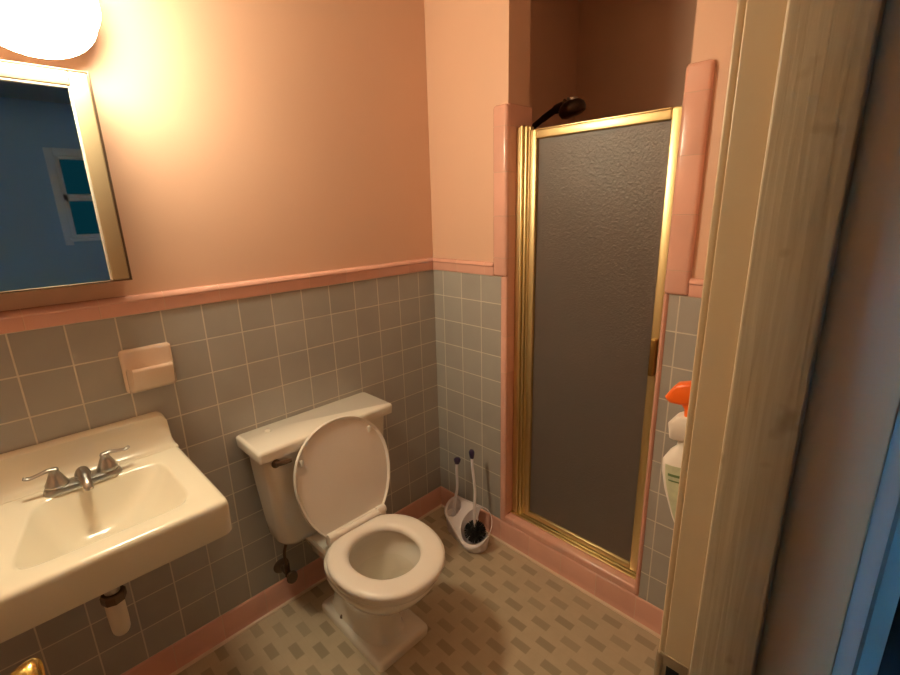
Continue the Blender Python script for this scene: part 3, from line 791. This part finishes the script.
def tool(name, base, top, label, head):
    base, top = Vector(base), Vector(top)
    t = empty(name, base, label, 'cleaning brush')
    mid = base.lerp(top, 0.5) + Vector((0.004, -0.006, 0))
    bm = bmesh.new(); tube(bm, spline([base, base.lerp(top, 0.25), mid, base.lerp(top, 0.8), base.lerp(top, 0.93)], 5), [0.0062]*20+[0.0055], 14)
    kid(finish(bm, 'stick', M['stick']), t)
    d = (top-base).normalized()
    q = d.to_track_quat('Z', 'Y').to_matrix().to_4x4()
    bm = bmesh.new(); p = base.lerp(top, 0.90)
    Lh = (top-p).length
    lathe(bm, [(0.0, 0.0), (0.010, 0.001), (0.013, 0.01), (0.015, Lh*0.5), (0.0155, Lh*0.8), (0.011, Lh*0.97), (0.0, Lh)], 20, Matrix.Translation(p) @ q @ Matrix.Scale(0.75, 4, (1, 0, 0)))
    g = kid(finish(bm, 'grip', M['purple']), t); tag(g, label='dark purple grip')
    if head:
        bm = bmesh.new()
        c = base + Vector((0, 0, -0.004))
        for i in range(700):
            zz = random.uniform(-1, 1); ph = random.uniform(0, 2*PI); r = math.sqrt(1-zz*zz)
            v = Vector((r*math.cos(ph)*0.049, r*math.sin(ph)*0.049, zz*0.047))
            pp = c + v
            s = Vector((-math.sin(ph), math.cos(ph), 0))*0.0013
            vv = [bm.verts.new(c+v*0.25-s), bm.verts.new(c+v*0.25+s), bm.verts.new(pp+s), bm.verts.new(pp-s)]
            bm.faces.new(vv)
        lathe(bm, [(0.0, -0.026), (0.018, -0.020), (0.026, 0.0), (0.018, 0.020), (0.0, 0.026)], 20, Matrix.Translation(c))
        kid(finish(bm, 'bristles', M['dark'], recalc=False), t)
    return t
tool('toilet_brush', (A.x+0.004, A.y+0.006, 0.071), (-0.086, -0.291, 0.448), 'white brush with black bristles standing in the caddy cup nearer the shower', True)
tool('scrubbing_wand', (B.x, B.y, 0.0765), (-0.080, -0.199, 0.372), 'thin white wand with purple tip in the smaller caddy cup by the corner', False)

# ------------------------------------------------------------------ shower door
DXp = 0.052
sh = empty('shower_door', (DXp, -0.70, CZ), 'gold framed shower door with bumpy frosted grey glass', 'shower door')
yL, yR, zB, zT = -0.470, OY1+0.012, 0.158, 1.694
b_ = bmesh.new()
def stile(y0, y1, z0, z1, x0, x1): box(b_, x0, x1, min(y0, y1), max(y0, y1), z0, z1, 0.004, 3)
stile(yL, yL-0.026, zB, zT, DXp-0.012, DXp+0.014)
stile(yR, yR+0.030, zB, zT, DXp-0.012, DXp+0.014)
stile(yL-0.0255, yR+0.0295, zT-0.032, zT, DXp-0.012, DXp+0.014)
stile(yL-0.0255, yR+0.0295, zB, zB+0.024, DXp-0.012, DXp+0.014)
# inner lip
stile(yL-0.026, yL-0.031, zB+0.02, zT-0.03, DXp-0.016, DXp+0.010); stile(yL, yL-0.005, zB, zT, DXp-0.017, DXp)
stile(yL-0.026, yR+0.030, zT-0.006, zT, DXp-0.017, DXp)
kid(finish(b_, 'door_frame', M['gold']), sh)
b_ = bmesh.new(); box(b_, DXp-0.002, DXp+0.003, yR+0.025, yL-0.022, zB+0.02, zT-0.028)
kid(finish(b_, 'glass_panel', M['glass'], smooth=False), sh)
b_ = bmesh.new()      # wall channel at the hinge side, ridged
box(b_, DXp-0.010, DXp+0.030, OY0-0.024, OY0-0.0005, CZ+0.001, 1.708, 0.004)
box(b_, DXp-0.018, DXp+0.020, OY0-0.034, OY0-0.020, CZ+0.001, 1.712, 0.005)
box(b_, DXp-0.013, DXp+0.020, OY0-0.050, OY0-0.036, CZ+0.001, 1.710, 0.0055)
box(b_, DXp-0.004, DXp+0.016, OY0-0.058, OY0-0.048, CZ+0.001, 1.706, 0.002)
kid(finish(b_, 'hinge_channel', M['gold']), sh)
b_ = bmesh.new()
box(b_, DXp-0.010, DXp+0.022, OY1+0.0005, OY1+0.010, CZ+0.001, 1.70, 0.003)
kid(finish(b_, 'strike_channel', M['gold']), sh)
b_ = bmesh.new()      # bottom sill rail
box(b_, DXp-0.024, DXp+0.022, OY1+0.002, OY0-0.002, CZ+0.0005, CZ+0.008, 0.003)
box(b_, DXp-0.008, DXp+0.018, OY1+0.002, OY0-0.050, CZ+0.006, CZ+0.012, 0.002)
kid(finish(b_, 'sill_rail', M['gold']), sh)
b_ = bmesh.new()
box(b_, DXp-0.034, DXp-0.011, yR+0.004, yR+0.022, 0.915, 1.035, 0.004)
kid(finish(b_, 'door_pull', M['darkmetal']), sh)
M['bronze_brass'] = simple('aged_brass', (0.36, 0.22, 0.07), 0.35, 1.0)
bpy.data.objects['door_pull'].data.materials[0] = M['bronze_brass']

# shower head on its bracket inside the stall
she = empty('shower_head', (0.40, -0.112, 1.74), 'dark bronze hand shower head showing above the gold door frame', 'shower head')
b_ = bmesh.new()
lathe(b_, [(0.0, 0.0), (0.030, 0.0), (0.029, 0.005), (0.012, 0.010), (0.0, 0.010)], 24, Matrix.Translation((0.40, -0.101, 1.72)) @ Matrix.Rotation(PI/2, 4, 'X'))
tube(b_, spline([(0.40, -0.105, 1.72), (0.40, -0.15, 1.735), (0.40, -0.19, 1.745)], 6), 0.011, 14)
lathe(b_, [(0.0, -0.02), (0.019, -0.018), (0.022, 0.0), (0.019, 0.018), (0.0, 0.02)], 18, Matrix.Translation((0.40, -0.20, 1.752)))
kid(finish(b_, 'bracket', M['bronze']), she)
b_ = bmesh.new()
tube(b_, spline([(0.40, -0.16, 1.728), (0.40, -0.22, 1.762), (0.40, -0.28, 1.792), (0.40, -0.34, 1.818), (0.40, -0.385, 1.828)], 6), [0.011]*6+[0.0125]*6+[0.014]*6+[0.018]*6+[0.024], 16)
kid(finish(b_, 'handle', M['bronze']), she)
b_ = bmesh.new()
HM = Matrix.Translation((0.395, -0.415, 1.815)) @ Matrix.Rotation(math.radians(-14), 4, 'X') @ Matrix.Rotation(math.radians(-12), 4, 'Y')
lathe(b_, [(0.0, -0.034), (0.034, -0.034), (0.048, -0.028), (0.054, -0.012), (0.052, 0.004), (0.040, 0.018), (0.022, 0.026), (0.0, 0.027)], 36, HM)
hd_ = kid(finish(b_, 'head', M['bronze']), she)
b_ = bmesh.new(); lathe(b_, [(0.0, 0.0), (0.022, 0.0), (0.020, 0.009), (0.0, 0.010)], 24, HM @ Matrix.Translation((0, -0.012, 0.0245)) @ Matrix.Rotation(math.radians(18), 4, 'X'))
o = finish(b_, 'selector_cap', M['chrome']); o.parent = hd_

# ------------------------------------------------------------------ spray bottle hooked on a towel bar behind the jamb
BX = -0.555
tb = empty('towel_bar', (-0.45, YC, 1.06), 'slim chrome towel bar on the door wall carrying the spray bottle', 'towel bar')
b_ = bmesh.new(); tube(b_, [(-0.665, YC+0.052, 1.075), (-0.20, YC+0.052, 1.062)], 0.007, 14); kid(finish(b_, 'bar', M['chrome']), tb)
for x in (-0.660, -0.205):
    b_ = bmesh.new()
    tube(b_, [(x, YC+0.0005, 1.075), (x, YC+0.006, 1.075), (x, YC+0.010, 1.075), (x, YC+0.060, 1.075)], [0.022, 0.022, 0.011, 0.010], 18)
    kid(finish(b_, 'post', M['chrome']), tb)
sb = empty('spray_bottle', (BX, -1.245, 0.80), 'white spray bottle with an orange trigger head hanging beside the door jamb', 'spray bottle')
# local frame: o = outward (+y), z up, small tilt: bottom leans to the wall
def rot(p):      # tilt about the x axis through the neck
    a = math.radians(9); y, z = p[1]+1.240, p[2]-1.03
    return (p[0], -1.250 + y*math.cos(a) + z*math.sin(a), 1.054 - y*math.sin(a) + z*math.cos(a))
def rsec(z, c, a, bb, e=2.6, N2=40):
    return [rot((BX+a*math.copysign(abs(math.cos(t))**(2/e), math.cos(t)), c+bb*math.copysign(abs(math.sin(t))**(2/e), math.sin(t)), z)) for t in [2*PI*i/N2 for i in range(N2)]]
b_ = bmesh.new()
yc = -1.240
loft(b_, [rsec(0.775, yc-0.012, 0.020, 0.022), rsec(0.779, yc-0.012, 0.024, 0.027), rsec(0.80, yc-0.012, 0.026, 0.029), rsec(0.85, yc-0.005, 0.027, 0.037), rsec(0.90, yc-0.001, 0.028, 0.0425), rsec(0.935, yc, 0.028, 0.0435),
          rsec(0.960, yc, 0.027, 0.041), rsec(0.978, yc-0.002, 0.022, 0.030), rsec(0.988, yc-0.004, 0.017, 0.020), rsec(0.996, yc-0.004, 0.0155, 0.017), rsec(1.008, yc-0.004, 0.0155, 0.017)])
bo = kid(finish(b_, 'bottle', M['plastic'], angle=60), sb)
b_ = bmesh.new()
# label wrapped on the side facing the camera (-x side): thin shell following the body
zs = [0.835, 0.86, 0.885, 0.91, 0.935, 0.957]
def prof_at(z):
    tab = [(0.80, -0.012, 0.026, 0.029), (0.85, -0.005, 0.027, 0.037), (0.90, -0.001, 0.028, 0.0425), (0.935, 0, 0.028, 0.0435), (0.960, 0, 0.027, 0.041)]
    for p, q in zip(tab[:-1], tab[1:]):
        if p[0] <= z <= q[0]:
            k = (z-p[0])/(q[0]-p[0]); return [p[i]+(q[i]-p[i])*k for i in range(1, 4)]
def labrow(z, off):
    c, a, bb = prof_at(z)
    out = []
    for i in range(15):
        t = PI/2+0.85 + (PI-1.70)*i/14
        e = 2.6
        out.append(rot((BX+(a+off)*math.copysign(abs(math.cos(t))**(2/e), math.cos(t)), yc+c+(bb+off)*math.copysign(abs(math.sin(t))**(2/e), math.sin(t)), z)))
    return out
R1 = [labrow(z, 0.0006) for z in zs]; R0 = [labrow(z, -0.001) for z in zs]
vr1 = [[b_.verts.new(p) for p in r] for r in R1]
for a, c in zip(vr1[:-1], vr1[1:]):
    for i in range(14): b_.faces.new((a[i], a[i+1], c[i+1], c[i]))
lb = finish(b_, 'paper_label', M['green'], None); lb.parent = bo
tag(lb, label='pale green label')
b_ = bmesh.new()
for z0, z1, i0, i1 in ((0.936, 0.941, 2, 11), (0.926, 0.929, 2, 9)):
    vr1 = [[b_.verts.new(p) for p in labrow(z, 0.0011)[i0:i1]] for z in (z0, z1)]
    for i in range(i1-i0-1): b_.faces.new((vr1[0][i], vr1[0][i+1], vr1[1][i+1], vr1[1][i]))
lb2 = finish(b_, 'label_band', M['green_dark'], None); lb2.parent = bo
# collar block (white shroud) and orange head
b_ = bmesh.new()
loft(b_, [rsec(1.004, yc-0.006, 0.018, 0.026, 6), rsec(1.007, yc-0.006, 0.0205, 0.030, 6), rsec(1.035, yc-0.006, 0.0205, 0.030, 6), rsec(1.046, yc-0.010, 0.0195, 0.024, 6), rsec(1.049, yc-0.012, 0.0175, 0.020, 6)])
kid(finish(b_, 'collar', M['plastic'], angle=50), sb)
b_ = bmesh.new()
loft(b_, [rsec(1.048, yc-0.018, 0.013, 0.017, 3), rsec(1.062, yc-0.018, 0.012, 0.016, 3), rsec(1.072, yc-0.016, 0.013, 0.020, 3)])
prf = [(-0.050, 1.072), (0.012, 1.070), (0.028, 1.072), (0.034, 1.078), (0.036, 1.083), (0.026, 1.096), (0.016, 1.107), (-0.010, 1.112), (-0.045, 1.112), (-0.056, 1.100)]
rings = []
for x, k in ((-0.0150, 0.72), (-0.0135, 0.9), (-0.010, 1.0), (0.010, 1.0), (0.0135, 0.9), (0.0150, 0.72)):
    rings.append([rot((BX+x, yc-0.008+(p[0])*k, 1.091+(p[1]-1.091)*k)) for p in prf])
loft(b_, rings)
hd2 = kid(finish(b_, 'trigger_head', M['orange'], angle=45), sb)
tag(hd2, label='orange trigger head')
b_ = bmesh.new()
tube(b_, [rot(p) for p in spline([(BX, yc-0.046, 1.078), (BX, yc-0.056, 1.060), (BX, yc-0.058, 1.035), (BX, yc-0.050, 1.015)], 5)], 0.0055, 12)
o = finish(b_, 'trigger', M['orange'], None); o.parent = hd2

# ------------------------------------------------------------------ lights, world, camera
la = bpy.data.lights.new('bedroom_fill', 'AREA'); la.shape = 'RECTANGLE'; la.size = 1.4; la.size_y = 0.2  # blue area light added behind the unseen slit window to fill the bedroom
la.energy = 380; la.color = (0.10, 0.52, 1.0)
lo = bpy.data.objects.new('bedroom_fill', la); COL.objects.link(lo)
lo.location = (-3.76, -1.66, 1.3); lo.rotation_euler = (0, -PI/2, 0)
wd = bpy.data.worlds.new('dusk_sky'); scene.world = wd; wd.use_nodes = True
bg = wd.node_tree.nodes['Background']; bg.inputs[0].default_value = (0.02, 0.30, 0.42, 1); bg.inputs[1].default_value = 0.12

cam = bpy.data.cameras.new('camera'); co = bpy.data.objects.new('camera', cam); COL.objects.link(co)
yaw, pitch, roll, f = 0.7808, -0.2721, -0.0264, 465.92
cyw, syw = math.cos(yaw), math.sin(yaw)
fw = Vector((syw*math.cos(pitch), cyw*math.cos(pitch), math.sin(pitch)))
r = Vector((cyw, -syw, 0)); u = r.cross(fw)
r2 = r*math.cos(roll)+u*math.sin(roll); u2 = -r*math.sin(roll)+u*math.cos(roll)
co.matrix_world = Matrix(((r2.x, u2.x, -fw.x, -1.3935), (r2.y, u2.y, -fw.y, -1.4985), (r2.z, u2.z, -fw.z, 1.4429), (0, 0, 0, 1)))
cam.sensor_fit = 'HORIZONTAL'; cam.sensor_width = 36.0; cam.lens = f/900*36.0; cam.clip_start = 0.01
scene.camera = co
vs = scene.view_settings
vs.view_transform = 'Standard'; vs.look = 'None'; vs.exposure = 0.0; vs.gamma = 1.0; vs.use_curve_mapping = False
